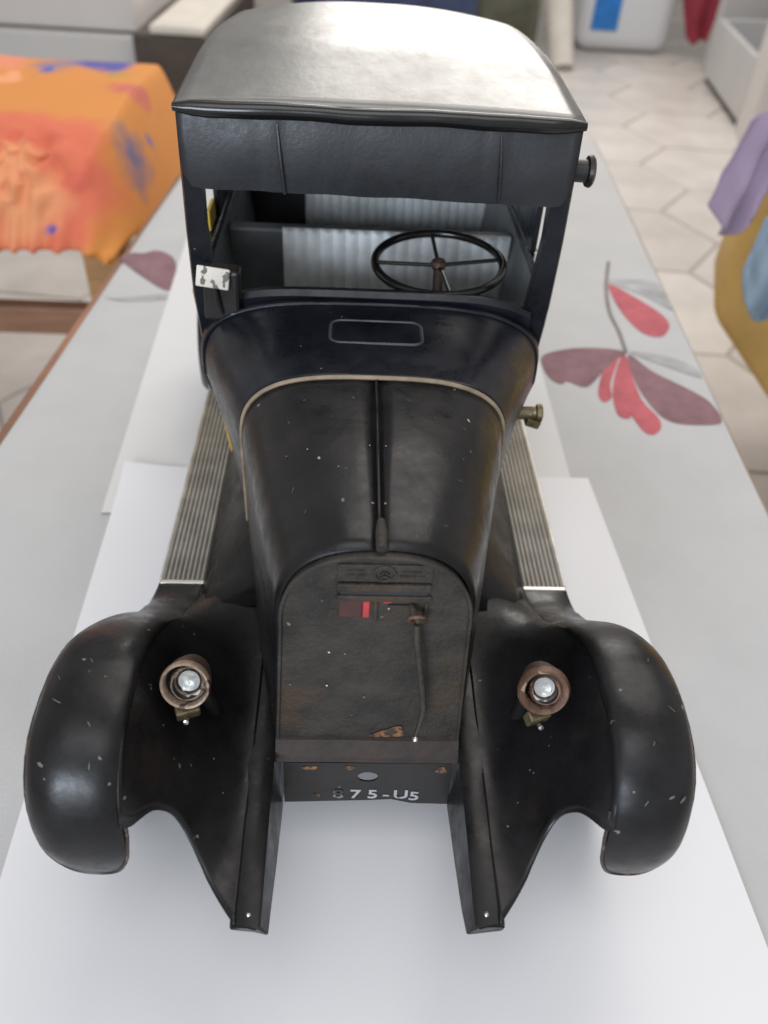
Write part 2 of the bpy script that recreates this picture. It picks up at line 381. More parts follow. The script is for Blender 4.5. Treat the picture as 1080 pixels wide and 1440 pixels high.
part('hinge_catch', tube([hg[0]+Vector((0.0005,-0.001,0.0011)), hg[1]+Vector((0.0005,0,0.0012)), hg[2]+Vector((0.0005,0,0.0006))], [0.0018,0.0020,0.0012], n=10), RADI, parent=hinge)
# beige piping and cowl
part('piping', tube([p*1.0+Vector((0,-0.0006,0.0006)) for p in BANDA[2:-2]], 0.00095, n=8), BEIGE)
def cowl_row(t):
    e = t**1.25
    r = []
    for a, b in zip(BANDA, COWLA):
        x = a.x+(b.x-a.x)*(t**0.92); z = a.z+(b.z-a.z)*e; y = a.y+(b.y-a.y)*t
        r.append(Vector((x, y, z)))
    return r
bm = grid([cowl_row(j/18) for j in range(19)]); dent(bm, 0.0004, 45)
cowl = part('cowl', bm, NAVY, mods=[SOL(0.0009)])
# raised bead round the rear of the cowl and the lip below the windscreen
part('bead', tube([p+Vector((0,0,0.0004)) for p in [cowl_row(0.90)[i]+Vector((0,0.0,0.0)) for i in range(8, len(COWLA)-8)]], 0.0010, n=8), NAVY, parent=cowl)
lip = []
for x in [i/20 for i in range(-20, 21)]:
    X = x*0.0715; lip.append((X, 0.168, 0.1640-0.0075*abs(x)**5))
bm = bmesh.new()
rowsL = [[(x, 0.167, z-0.006) for x, y, z in lip], [(x, 0.1665, z) for x, y, z in lip], [(x, 0.1685, z+0.0022) for x, y, z in lip], [(x, 0.172, z+0.0018) for x, y, z in lip], [(x, 0.1725, z-0.010) for x, y, z in lip]]
part('dash_lip', grid(rowsL), NAVY)
# scuttle vent: rounded cover with a raised rim
def rrect(cx, cy, hx, hy, r, n=6):
    out = []
    for qx, qy, a0 in ((1,1,0),(-1,1,90),(-1,-1,180),(1,-1,270)):
        for i in range(n+1):
            a = math.radians(a0+90*i/n); out.append((cx+qx*(hx-r)+r*math.cos(a), cy+qy*(hy-r)+r*math.sin(a)))
    return out
def cowl_z(y): t = (y-0.1)/0.068; return 0.164+(0.162-0.164)*t**1.25
vr = rrect(0.0006, 0.1370, 0.0190, 0.0098, 0.0045)
vent = part('vent_cover', poly_fill([[(x, y, cowl_z(y)+0.0006-0.003*(x/0.053)**2) for x, y in vr]]), NAVY, False, [SOL(0.0012)])
part('vent_rim', tube([(x, y, cowl_z(y)+0.0004-0.003*(x/0.053)**2) for x, y in vr], 0.00095, n=8, closed=True), mat('rubbed_edge_paint', (0.05,0.052,0.06), 0.4, 0.2, 0.4, 90), parent=vent)
# ---- radiator
RF = [Vector((p.x*0.965, 0.0068, 0.0655+(p.z-0.064)*0.975)) for p in RADA]
rad = part('radiator', plate_y_solid(RF, 0.006), RADI, False)
edge = part('radiator_bead', tube([p+Vector((0,-0.0004,0)) for p in RF], 0.0007, n=6), RADI, parent=rad)
def rbox(name, lo, hi, m, parent=rad, bev=0.0004):
    bm = bmesh.new(); box(bm, lo, hi); return part(name, bm, m, False, [BEV(bev)], parent)
rbox('badge_bar', (-0.0125,0.0052,0.1475), (0.0165,0.0067,0.1505), RADI)
rbox('slot', (-0.0118,0.0060,0.1452), (0.0158,0.0067,0.1474), INNER)
rbox('panel_strip', (-0.0128,0.0055,0.1425), (0.0170,0.0067,0.1451), RADI)
rbox('red_window', (-0.0120,0.0062,0.1345), (-0.0045,0.0067,0.1424), REDB)
rbox('red_stripe', (-0.0044,0.0061,0.1345), (-0.0022,0.0067,0.1424), RED)
rbox('window_post', (-0.0010,0.0058,0.1330), (0.0004,0.0067,0.1424), RADI)
rbox('red_fleck', (0.0020,0.0061,0.1416), (0.0046,0.0067,0.1424), RED, bev=0.0001)
rbox('window_shadow_bar', (0.0036,0.0060,0.1398), (0.0130,0.0067,0.1406), INNER, bev=0.0001)
rbox('window_edge', (0.0150,0.0056,0.1320), (0.0163,0.0067,0.1424), RADI)
rbox('badge_plate', (-0.0125,0.0060,0.1512), (0.0165,0.0067,0.1585), RADI, bev=0.0003)
em = part('badge_ring', tube([(0.0018+0.0032*math.cos(a), 0.0057, 0.1551+0.0030*math.sin(a)) for a in [i*math.pi/10 for i in range(20)]], 0.0005, n=6, closed=True), RADI, parent=rad)
for x0, x1, z0 in ((-0.0102,-0.0042,0.1540),(-0.0095,-0.0048,0.1560),(0.0064,0.0140,0.1538),(0.0072,0.0128,0.1556)):
    bm = bmesh.new()
    x = x0
    while x < x1:
        wd = random.uniform(0.0006,0.0011); box(bm, (x,0.0056,z0-0.0005), (x+wd*0.6,0.0061,z0+0.0006)); x += wd
    part('badge_lettering', bm, RADI, False, parent=rad)
chev = bmesh.new()
for k in (0, 1):
    zc = 0.1540+0.0014*k
    for s in (-1, 1):
        box(chev, (-0.0009,-0.0003,-0.00025), (0.0009,0.0003,0.00025), Matrix.Translation((0.0018+s*0.0007, 0.0056, zc)) @ Matrix.Rotation(s*0.7, 4, 'Y'))
part('badge_chevron', chev, RADI, False, parent=rad)
# rust bloom at the foot of the radiator
bl = crom([(0.0005,0.0064,0.0668),(0.0120,0.0064,0.0668),(0.0128,0.0064,0.0712),(0.0112,0.0064,0.0736),(0.0062,0.0064,0.0712)], 6, True)
part('rust_patch', poly_fill([bl]), ORANGE_RUST, False, parent=rad)
for _ in range(11):   # paint chips
    x, z = random.uniform(-0.030,0.028), random.uniform(0.08,0.145); r = random.uniform(0.0002,0.00042)
    if x > 0.008 and z < 0.14: continue
    part('paint_chip', poly_fill([[(x+r*random.uniform(.6,1.2)*math.cos(a), 0.00635, z+r*random.uniform(.8,1.6)*math.sin(a)) for a in [i*math.pi/4 for i in range(8)]]]), CREAM, False, parent=rad)
# ---- cranking rod hanging in front of the radiator
rod = part('starting_rod', tube([(0.0128,0.0020,0.1365),(0.0132,0.0012,0.130),(0.0150,0.0008,0.118),(0.0176,0.0012,0.100),(0.0185,0.0012,0.092),(0.0182,0.0008,0.088),(0.0166,-0.0014,0.0795)], [0.0011,0.0012,0.0012,0.0012,0.0011,0.0011,0.0008], n=10), RADI)
part('rod_eye', tube([(0.0128+0.0026*math.cos(a), 0.0030-0.0012*math.sin(a), 0.1378+0.0026*math.sin(a)) for a in [i*math.pi/10 for i in range(20)]], 0.0007, n=8, closed=True), RUST, parent=rod)
part('rod_hook', tube([(0.0110,0.0062,0.1405),(0.0118,0.0025,0.1400),(0.0130,0.0016,0.1385),(0.0144,0.0030,0.1380)], 0.0010, n=8), RADI, parent=rod)
part('rod_tip', lathe([(0.0001,0.0013),(0.0009,0.0009),(0.0013,0),(0.0009,-0.0009),(0.0001,-0.0013)], Matrix.Translation((0.0165,-0.0020,0.0785)), n=14), STEEL, parent=rod)
# ---- ledge and number plate crossmember
bm = grid([[(x, y, z) for x in (-0.0345,-0.0115,0.0115,0.0345)] for y, z in ((0.0085,0.0655),(0.0058,0.0650),(0.0026,0.0580),(0.0010,0.0572))]); dent(bm, 0.0003, 90)
part('ledge', bm, LEDGE, False, mods=[SOL(0.0008)])
def plate_y(z): return 0.0012-0.0042*(0.0575-z)/0.024
out = [(-0.0316,0.0572),(0.0325,0.0572),(0.0325,0.0345),(0.0180,0.0350),(0.0100,0.0372),(0.0020,0.0366),(-0.0316,0.0352)]
hole = [(0.0005+0.0040*math.cos(a), 0.0497+0.0026*math.sin(a)) for a in [i*math.pi/12 for i in range(24)]]
dense = []
for i, a in enumerate(out):
    b = out[(i+1) % len(out)]
    for k in range(5): dense.append((a[0]+(b[0]-a[0])*k/5, a[1]+(b[1]-a[1])*k/5))
plate = part('number_plate', poly_fill([[(x, plate_y(z), z) for x, z in dense],[(x, plate_y(z), z) for x, z in hole]]), DULL, False, [SOL(0.0008, 0)])
for body, x0, rz in (('8',-0.0128,0),('7',-0.0062,0),('5',0.0005,0),('-',0.0065,0),('U',0.0106,0),('5',0.0166,-0.06)):
    cu = bpy.data.curves.new('digit', 'FONT'); cu.body = body; cu.size = 0.0078; cu.extrude = 0.00012; cu.offset = 0.00012
    to = bpy.data.objects.new('digit', cu); C.objects.link(to)
    dg = bpy.context.evaluated_depsgraph_get(); me = bpy.data.meshes.new_from_object(to.evaluated_get(dg)); C.objects.unlink(to); bpy.data.objects.remove(to)
    me.materials.clear(); me.materials.append(TEXTM if x0 > -0.012 else mat('faded_number_paint', (0.16,0.16,0.165), 0.5, 0, 0.2, 90, 0, None, 0.5, (0.03,0.03,0.032,1), 300))
    zz = 0.0382 if x0 < 0.012 else 0.0374
    me.transform(Matrix.Translation((x0, plate_y(zz)-0.0006, zz)) @ Matrix.Rotation(math.radians(90)-0.17, 4, 'X') @ Matrix.Rotation(rz, 4, 'Z') @ Matrix.Diagonal((1.12,0.85,1,1)))
    o = bpy.data.objects.new('plate_digit', me); C.objects.link(o); o.parent = plate
for x, z, rx, rz in ((-0.0215,0.0548,0.0032,0.0011),(-0.0068,0.0549,0.0020,0.0012),(0.0285,0.0540,0.0024,0.0020),(-0.0190,0.0395,0.0018,0.0010)):
    part('rust_spot', poly_fill([[(x+rx*random.uniform(.7,1.2)*math.cos(a), plate_y(z+rz*math.sin(a))-0.0006, z+rz*random.uniform(.7,1.2)*math.sin(a)) for a in [i*math.pi/6 for i in range(12)]]]), ORANGE_RUST, False, parent=plate)
# ---- fenders, aprons, frame rails, headlights, boards: one pair
ARC = [(-0.0395,0.0545),(-0.0435,0.066),(-0.0450,0.078),(-0.0425,0.091),(-0.0360,0.103),(-0.0250,0.112),(-0.0100,0.1155),(0.0080,0.1145),(0.0230,0.1085),(0.0370,0.098),(0.0500,0.085),(0.0620,0.071),(0.0760,0.060),(0.0880,0.0515),(0.1010,0.0475)]
arcp = crom([(0, y, z) for y, z in ARC], 6); NARC = len(arcp)
def arc_at(t):
    f = max(0, min(NARC-1.001, t*(NARC-1))); i = int(f); return arcp[i].lerp(arcp[i+1], f-i)
def arc_n(t):
    d = (arc_at(min(1, t+0.01))-arc_at(max(0, t-0.01))).normalized(); return Vector((0, -d.z, d.y))
def zF(y):   # height of the fender crest line at a given y (the upper branch)
    best = None
    for a, b in zip(arcp[18:], arcp[19:]):
        if a.y <= y <= b.y: return a.z+(b.z-a.z)*(y-a.y)/(b.y-a.y+1e-9)
    return arcp[18].z if y < arcp[18].y else arcp[-1].z
XO, XI = 0.1085, 0.0765
def fender_mesh(sx):
    rows = []; NS = 22; XO = 0.1085 if sx < 0 else 0.1050; XI = 0.0765 if sx < 0 else 0.0758
    for i in range(NS+1):
        s = -1+2*i/NS     # -1 inner, +1 outer
        xs = (XO+XI)/2+(XO-XI)/2*s
        t0 = (0.155 if s > 0 else 0.170)*(1-math.sqrt(max(0, 1-abs(s)**(2.3 if s > 0 else 1.9))))
        r = []
        for j in range(61):
            t = t0+(1-t0)*j/60; p = arc_at(t); n = arc_n(t)
            roll = max(0, min(1, (1-t)*2.6))**0.7
            drop = (0.013 if s > 0 else 0.0048)*(1-math.sqrt(max(0, 1-0.96*abs(s)**2.4)))*roll
            w = 1-0.10*max(0, (t-0.62)/0.38)
            tail = max(0, (t-0.55)/0.45)
            xx = xs*(1-tail)+(0.0765+(0.0975-0.0765)*(s+1)/2)*tail
            q = p-n*drop+Vector((xx, 0, 0)); r.append(Vector((sx*q.x, q.y, q.z)))
        rows.append(r)
    bm = grid(rows if sx < 0 else rows[::-1]); dent(bm, 0.0006, 38); return bm
GX = 0.0425
NOTCH = [(0,-0.0418),(0.05,-0.0410),(0.10,-0.0395),(0.15,-0.0372),(0.25,-0.0325),(0.38,-0.0305),(0.52,-0.0348),(0.70,-0.0450),(0.85,-0.0525),(1.0,-0.0592)]
NOTCH = [(p.x, p.y) for p in crom([(u, y, 0) for u, y in NOTCH], 6)]
def apron_mesh(sx):
    rows = []
    for i in range(41):
        u = i/40; XJ = (0.0765 if sx < 0 else 0.0758)+0.0012; x = XJ+(GX-XJ)*u; y0 = interp(NOTCH, u); r = []
        for j in range(49):
            y = y0+(0.097-y0)*(j/48); zg = 0.0612+0.0035*max(0, min(1, y/0.08))
            zt = zF(y)-0.0036*max(0, min(1, (0.085-y)/0.05)); zt = max(zt, 0.0475)
            k = (1-u)**2.2
            z = zg+(zt-zg)*k
            r.append((sx*x, y, z))
        rows.append(r)
    bm = grid(rows if sx > 0 else rows[::-1]); dent(bm, 0.0004, 45); return bm
for sx in (-1, 1):
    fen = part('front_fender', fender_mesh(sx), BLACK, mods=[SOL(0.0009)])
    fv = fen.data.vertices; NR = 61; ordr = list(range(23)) if sx < 0 else list(range(22, -1, -1))   # row 0 = inner edge
    path = [fv[ordr[22]*NR+j].co for j in range(54, 0, -3)]+[fv[ordr[k]*NR].co for k in range(22, -1, -1)]+[fv[ordr[0]*NR+j].co for j in range(2, 6)]
    part('rolled_edge', tube([p.copy() for p in path], 0.00065, n=6), mat('worn_edge_paint', (0.022,0.015,0.012), 0.45, 0, 0.5, 90, 0.2, 200, 0.60, (0.11,0.06,0.04,1), 120), parent=fen)
    part('apron', apron_mesh(sx), BLACK, mods=[SOL(0.0009)], parent=fen)
    # frame rail: a channel with an inner web that leans inwards
    rows = []
    for y, ztop, zlow, xo in ((-0.0592,0.0598,0.0545,0.0440),(-0.050,0.0602,0.050,0.0448),(-0.030,0.0604,0.042,0.0452),(-0.006,0.0608,0.035,0.0456),(0.03,0.0614,0.034,0.0456),(0.10,0.0640,0.034,0.0456),(0.36,0.0640,0.034,0.0456)):
        rows.append([(sx*xo,y,ztop-0.004),(sx*xo,y,ztop),(sx*(xo-0.003),y,ztop+0.0006),(sx*0.0358,y,ztop+0.0006),(sx*0.0345,y,ztop),(sx*0.0322,y,zlow),(sx*0.0360,y,zlow)])
    bm = grid(rows if sx < 0 else [r[::-1] for r in rows]); bm.verts.ensure_lookup_table(); tip = list(bm.verts)[:7]
    for q, v in enumerate(tip): v.co.y += (0.0010,-0.0004,0.0003,-0.0006,0.0006,-0.0002,0.0008)[q]
    bm.faces.new(tip); dent(bm, 0.00035, 70)
    rail = part('frame_rail', bm, BLACK, mods=[SOL(0.0006)])
    part('rivet', lathe([(0.0001,0.0007),(0.0007,0.0004),(0.0010,-0.0003)], Matrix.Translation((sx*0.0385,-0.0555,0.0606)), n=10), STEEL, parent=rail)
    # headlight
    hc = Vector((-0.0632,0.002,0.1032)) if sx < 0 else Vector((0.0596,0.002,0.1022))
    ax = Vector((-0.05 if sx < 0 else -0.10, -1, 0.52)).normalized(); F = frame(hc, ax)
    lamp = part('headlight', lathe([(0.0001,-0.0150),(0.0040,-0.0145),(0.0062,-0.0115),(0.0078,-0.0060),(0.0082,-0.0010),(0.0082,0.0)], F, n=40), RUSTD)
    thick = 0.0082 if sx < 0 else 0.0090
    part('rim', lathe([(0.0082,-0.0022),(thick+0.0003,-0.0010),(thick+0.0004,0.0004),(0.0083,0.0012),(0.0075,0.0010),(0.0071,0.0002),(0.0071,-0.0060)] if sx < 0 else [(0.0082,-0.0030),(0.0091,-0.0016),(0.0091,0.0000),(0.0082,0.0013),(0.0070,0.0008),(0.0064,-0.0004),(0.0063,-0.0060)], F, n=48), TANRIM if sx < 0 else RUST, parent=lamp)
    off = Vector((0.0006*sx if sx > 0 else 0.0006, 0, 0))
    part('reflector', lathe([(0.0072,-0.0018),(0.0064,-0.0050),(0.0040,-0.0085),(0.0001,-0.0095)], F, n=32), INNER, parent=lamp)
    br = 0.0063 if sx < 0 else 0.0058
    part('bulb', lathe([(br*math.sin(math.radians(a)), br*math.cos(math.radians(a))) for a in range(0, 181, 12)], Matrix.Translation(off) @ F @ Matrix.Translation((0,0,-0.0022)), n=28), GLASS, parent=lamp)
    part('bulb_base', lathe([(0.0001,-0.0045),(0.0022,-0.0043),(0.0040,-0.0036),(0.0052,-0.0024),(0.0054,-0.0034),(0.0046,-0.0062)], Matrix.Translation(off) @ F, n=24), REFL, parent=lamp)
    part('filament', tube([F @ Vector((0.0002,0.0006,-0.0032)), F @ Vector((0.0008,0.0014,-0.0012)), F @ Vector((0.0014,0.0009,-0.0004)), F @ Vector((0.0012,0.0001,-0.0009))], 0.00055, n=8), BULBW, parent=lamp)
    bm = tube([hc+Vector((0.0012*sx,0.0085,-0.0040)), hc+Vector((-0.001*sx,0.012,-0.015)), Vector((sx*0.058,0.016,0.0665))], [0.0028,0.0022,0.0030], n=10)
    part('bracket', bm, DULL, parent=lamp)
    bm = bmesh.new(); box(bm, (-0.0042,-0.0022,-0.0032), (0.0042,0.0022,0.0032), Matrix.Translation(hc+Vector((-0.0004,-0.0012,-0.0128))) @ Matrix.Rotation(0.35, 4, 'Z') @ Matrix.Rotation(0.3, 4, 'X'))
    part('clamp', bm, BRASS, False, [BEV(0.0008)], lamp)
    part('clamp_screw', lathe([(0.0001,0.0012),(0.0009,0.0010),(0.0010,-0.0008)], frame(hc+Vector((0.0004*sx,-0.0048,-0.0140)), (0.1,-1,0.5)), n=12), STEEL, parent=lamp)
    # running board
    bm = bmesh.new(); box(bm, (min(sx*0.0765,sx*0.0972),0.1015,0.0420), (max(sx*0.0765,sx*0.0972),0.300,0.0462))
    rb = part('running_board', bm, GROOVE, False, [BEV(0.0006)])
    ribm = None
    for k in range(9):
        x = sx*(0.0778+k*0.00228)
        bm = bmesh.new(); wd = 0.0008
        prof = [(-wd,0.0460),(-wd*0.75,0.0471),(0,0.0475),(wd*0.75,0.0471),(wd,0.0460)]
        for yy in (0.1030, 0.2995): pass
        grid([[(x+a,yy,z) for a, z in prof] for yy in (0.1032,0.15,0.2,0.25,0.2995)], bm)
        part('tread_rib', bm, RIB, parent=rb)
    bm = bmesh.new(); box(bm, (min(sx*0.0762,sx*0.0976),0.1005,0.0415), (max(sx*0.0762,sx*0.0976),0.1032,0.0478)); part('trim_strip', bm, STEEL, False, [BEV(0.0007)], rb)
    bm = bmesh.new(); box(bm, (min(sx*0.0966,sx*0.0979),0.1033,0.0415), (max(sx*0.0966,sx*0.0979),0.300,0.0476)); part('edge_strip', bm, RIB, False, [BEV(0.0004)], rb)
    # splash panel between the board and the bonnet
    rows = []
    for j in range(15):
        y = 0.072+0.231*j/14; xb = interp([(0.070,0.0440),(0.1,0.0515),(0.15,0.0620),(0.17,0.0660),(0.31,0.0700)], y)
        zb = interp([(0.070,0.0655),(0.1,0.080),(0.31,0.083)], y)
        zo = max(0.0468, 0.0468+0.011*(0.100-y)/0.03); rows.append([(sx*0.0764,y,zo),(sx*(0.0764*0.7+xb*0.3),y,zo+(zb-zo)*0.4),(sx*xb,y,zb),(sx*(xb-0.004-0.008*max(0, min(1, (y-0.085)/0.02))),y,zb+0.003+0.019*max(0, min(1, (y-0.085)/0.02)))])
    part('splash_panel', grid(rows if sx < 0 else [r[::-1] for r in rows]), BLACK, mods=[SOL(0.0008)])
    # wheels (front and rear) carrying the toy
    for wy in (0.030, 0.335):
        Fm = frame((sx*0.0995, wy, 0.0361), (sx,0,0))
        wh = part('wheel', lathe([(0.0001,0.004),(0.008,0.004),(0.009,0.001),(0.022,-0.001),(0.025,0.003),(0.026,0.004),(0.026,-0.004),(0.008,-0.004),(0.0001,-0.004)], Fm, n=40), DULL)
        part('tyre', lathe([(0.0258,-0.0035),(0.031,-0.0044),(0.0350,-0.0030),(0.0361,0),(0.0350,0.0030),(0.031,0.0044),(0.0258,0.0035)], Fm, n=48), RUBBER, parent=wh)
    # rear fender
    rows = []
    for i in range(13):
        s = -1+2*i/12; r = []
        for j in range(25):
            a = math.radians(200-205*j/24); rr = 0.055-0.008*abs(s)**2.5
            r.append((sx*(0.092+0.0145*s), 0.337+rr*math.cos(a), 0.050+rr*math.sin(a)))
        rows.append(r)
    part('rear_fender', grid(rows if sx < 0 else rows[::-1]), BLACK, mods=[SOL(0.0009)])
bm = tube([(-0.098,0.030,0.0361),(0.098,0.030,0.0361)], 0.002, n=10); part('axle', bm, DULL)
bm = tube([(-0.094,0.335,0.0361),(0.094,0.335,0.0361)], 0.002, n=10); part('axle', bm, DULL)
# scratches on the fenders: flakes of lost paint
# ---- cab
for sx in (-1, 1):
    hx = 0.0808
    bm = bmesh.new()
    rows = []
    for z, wdt, xo in ((0.120,0.010,0.0782),(0.150,0.011,0.0802),(0.160,0.0105,0.0808),(0.190,0.0085,0.0808),(0.236,0.0085,0.0800)):
        rows.append([(sx*(xo-wdt),0.172,z),(sx*(xo-0.001),0.171,z),(sx*xo,0.173,z),(sx*xo,0.181,z),(sx*(xo-wdt*0.5),0.183,z),(sx*(xo-wdt),0.179,z)])
    bm = grid(rows if sx > 0 else [r[::-1] for r in rows], closed=True); dent(bm, 0.0003, 60)
    part('windscreen_pillar', bm, NAVY)
    # side: lower panel (yellow outside), rails and pillars round open windows
    bm = bmesh.new(); box(bm, (min(sx*0.0788,sx*0.0830),0.1805,0.050), (max(sx*0.0788,sx*0.0830),0.361,0.158))
    for v in bm.verts:
        if v.co.z < 0.06: v.co.x -= sx*0.0125
    side = part('side_panel', bm, YELLOW, False, [BEV(0.0008)])
    bm = bmesh.new(); box(bm, (min(sx*0.0765,sx*0.0781),0.183,0.052), (max(sx*0.0765,sx*0.0781),0.360,0.161))
    for v in bm.verts:
        if v.co.z < 0.06: v.co.x -= sx*0.0125
    part('side_lining', bm, INNERG, False, parent=side)
    bm = bmesh.new(); box(bm, (min(sx*0.0770,sx*0.0822),0.182,0.1605), (max(sx*0.0770,sx*0.0822),0.361,0.166)); part('waist_rail', bm, NAVY, False, [BEV(0.001)])
    for y0, y1 in ((0.2165 if sx > 0 else 0.2450,0.285),(0.349,0.361)):
        bm = bmesh.new(); box(bm, (min(sx*0.0775,sx*0.0803),y0,0.1662), (max(sx*0.0775,sx*0.0803),y1,0.2118)); part('door_pillar', bm, NAVY, False, [BEV(0.0006)])
bm = bmesh.new(); box(bm, (-0.0803,0.2852,0.1662), (-0.0775,0.3488,0.186)); part('window_sill', bm, NAVY, False)
bm = bmesh.new(); box(bm, (0.0775,0.2852,0.1662), (0.0803,0.3488,0.186)); part('window_sill', bm, NAVY, False)
bm = bmesh.new(); box(bm, (-0.0815,0.226,0.1662), (-0.0795,0.244,0.1760)); part('yellow_sill_patch', bm, YELLOW, False, [BEV(0.0006)])
bm = bmesh.new(); box(bm, (-0.0768,0.3585,0.050), (0.0768,0.361,0.2120)); part('rear_wall', bm, NAVY, False, [BEV(0.0008)])
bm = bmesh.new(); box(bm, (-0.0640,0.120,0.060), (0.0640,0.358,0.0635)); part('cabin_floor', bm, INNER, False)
# roof: crowned sheet with rounded rear corners
rows = []
NYR = 28
for j in range(NYR+1):
    t = j/NYR; y = 0.1705+0.194*t; r = []
    hw = 0.0792
    if t > 0.30: q = (t-0.30)/0.70; hw = 0.0792-0.042*(1-math.sqrt(max(0, 1-q**3.0)))
    for i in range(33):
        s = -1+2*i/32; x = hw*s
        z = 0.2400+0.0030*min(1,t*3)+0.0060*(1-abs(s)**2.4)*min(1, 0.25+t*2.2) - 0.0105*max(0, t-0.80)**2/0.04
        r.append((x, y, z))
    rows.append(r)
bm = grid(rows); dent(bm, 0.0003, 26)
ol = [Vector(r[0])+Vector((0.0016,0,0)) for r in rows[2:-1]]+[Vector(p)+Vector((0,-0.003,0)) for p in rows[-1][2:-2:2]]+[Vector(r[-1])-Vector((0.0016,0,0)) for r in rows[-2:1:-1]]
part('roof_rail', grid([[Vector((p.x,p.y,0.2115)) for p in ol],[Vector((p.x,p.y,p.z-0.0014)) for p in ol]]), NAVY, mods=[SOL(0.002, 1)])
roof = part('roof', bm, ROOF, mods=[SOL(0.0014)])
for e in (0, -1): part('gutter', tube([Vector(r[e])+Vector((0,0,-0.0016)) for r in rows[:19]], 0.0014, n=8), VISOR, parent=roof)
bm = tube([(0.0800*(-1+2*i/24), 0.1700+0.0002*math.sin(i), 0.2382-0.0002*math.sin(i*0.7)) for i in range(25)], [0.0016,0.0028]+[0.0032]*21+[0.0028,0.0016], n=12); dent(bm, 0.0004, 80)
part('front_roll', bm, WHEELBLK, parent=roof)
# visor panel under the roof edge
rows = []
for i in range(49):
    s = -1+2*i/48; x = 0.0790*s; r = []
    crease = 0.0009*math.exp(-((x+0.042)/0.0012)**2)+0.0006*math.exp(-((x-0.046)/0.0012)**2)
    low = 0.2075+0.0012*(s+1)*0-0.0010*s+0.0014*noise.noise(Vector((x*40,0,3)))
    if abs(s) > 0.94: low += 0.006*((abs(s)-0.94)/0.06)**2
    for k in range(15):
        t = k/14; z = 0.2385+(low-0.2385)*t
        y = 0.1698-0.0022*math.sin(math.pi*t*0.9)-crease+0.0006*noise.noise(Vector((x*55,z*55,1)))
        r.append((x, y, z))
    r.append((x, 0.1716, low+0.0008)); rows.append(r)
vis = part('visor', grid(rows), VISOR, mods=[SOL(0.0010)])
for xs in (-0.0405, 0.0470): part('seam', tube([(xs+0.0003*k, 0.1690-0.0026*math.sin(math.pi*k/8*0.9), 0.2340-0.0262*k/8) for k in range(9)], 0.0007, n=6), VISOR, parent=vis)
# interior: seats with pale ribbed backs
def ribbed(name, x0, x1, y, z0, z1, m, n, parent):
    rows = []; N = n*8
    for i in range(N+1):
        x = x0+(x1-x0)*i/N; b = 0.0016*abs(math.sin(math.pi*n*i/N))
        rows.append([(x, y-b, z0), (x, y-b, (z0+z1)/2), (x, y-b, z1-0.002), (x, y+0.001, z1)])
    return part(name, grid(rows), m, mods=[SOL(0.001, 1)], parent=parent)
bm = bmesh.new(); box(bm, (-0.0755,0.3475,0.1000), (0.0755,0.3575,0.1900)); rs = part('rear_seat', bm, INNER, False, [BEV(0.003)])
ribbed('rear_seat_ribs', -0.040, 0.0750, 0.3465, 0.101, 0.185, SEAT, 20, rs)  # ribs stop short at the left; the dark seat there stands in for shade
bm = bmesh.new(); box(bm, (-0.0760,0.2535,0.1000), (0.0760,0.2620,0.1580)); fs = part('front_seat', bm, mat('grey_seat_shell', (0.10,0.105,0.11), 0.5, 0, 0.3, 60), False, [BEV(0.002)])
ribbed('front_seat_ribs', -0.047, 0.0745, 0.2525, 0.101, 0.1588, SEAT, 18, fs)  # left end kept bare so the darker shell colour paints the shade
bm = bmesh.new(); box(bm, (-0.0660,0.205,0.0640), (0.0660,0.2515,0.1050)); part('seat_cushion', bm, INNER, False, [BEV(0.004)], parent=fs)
# steering wheel
SWC = Vector((0.0312,0.2015,0.1660)); SWM = Matrix.Translation(SWC) @ Matrix.Rotation(math.radians(3), 4, 'X') @ Matrix.Rotation(math.radians(-1.5), 4, 'Y')
sw = part('steering_wheel', tube([SWM @ Vector((0.0305*math.cos(a), 0.0305*math.sin(a), 0)) for a in [i*math.pi/28 for i in range(56)]], 0.0020, n=12, closed=True), WHEELBLK)
for k, a in enumerate((0.12, math.pi/2+0.05, math.pi+0.02, -math.pi/2+0.1)):
    part('spoke', tube([SWM @ Vector((0.003*math.cos(a), 0.003*math.sin(a), -0.0012)), SWM @ Vector((0.030*math.cos(a), 0.030*math.sin(a), 0))], 0.0010, n=8), WHEELBLK, parent=sw)
part('hub', lathe([(0.0001,0.0016),(0.003,0.0012),(0.0042,-0.0008),(0.003,-0.003)], SWM, n=18), RUSTD, parent=sw)
part('steering_column', tube([SWC+Vector((0,0,-0.002)), Vector((0.0300,0.168,0.128)), Vector((0.0290,0.13,0.09))], 0.0024, n=10), RUSTD, parent=sw)
# taximeter-like box on the left pillar with a worn white plate, and its stem
bm = bmesh.new(); box(bm, (-0.0078,-0.0045,-0.0125), (0.0078,0.0045,0.0110), Matrix.Translation((-0.0664,0.1655,0.1655)) @ Matrix.Rotation(0.05, 4, 'Y'))
mb = part('meter_box', bm, DULL, False, [BEV(0.0015)])
bm = bmesh.new(); box(bm, (-0.0070,-0.0006,-0.0044), (0.0070,0.0006,0.0044), Matrix.Translation((-0.0690,0.1590,0.1745)) @ Matrix.Rotation(0.13, 4, 'Y') @ Matrix.Rotation(-0.25, 4, 'X'))
part('flag_plate', bm, CREAM, False, [BEV(0.0009)], mb)
part('flag_stem', tube([(-0.0690,0.1598,0.1705),(-0.0684,0.1600,0.1640),(-0.0668,0.1605,0.1570)], [0.0014,0.0018,0.0013], n=8), DULL, parent=mb)
part('solder_joint', lathe([(0.0001,0.002),(0.0022,0.0012),(0.0034,-0.001)], Matrix.Translation((-0.0618,0.1650,0.1535)), n=12), RUSTD, parent=mb)
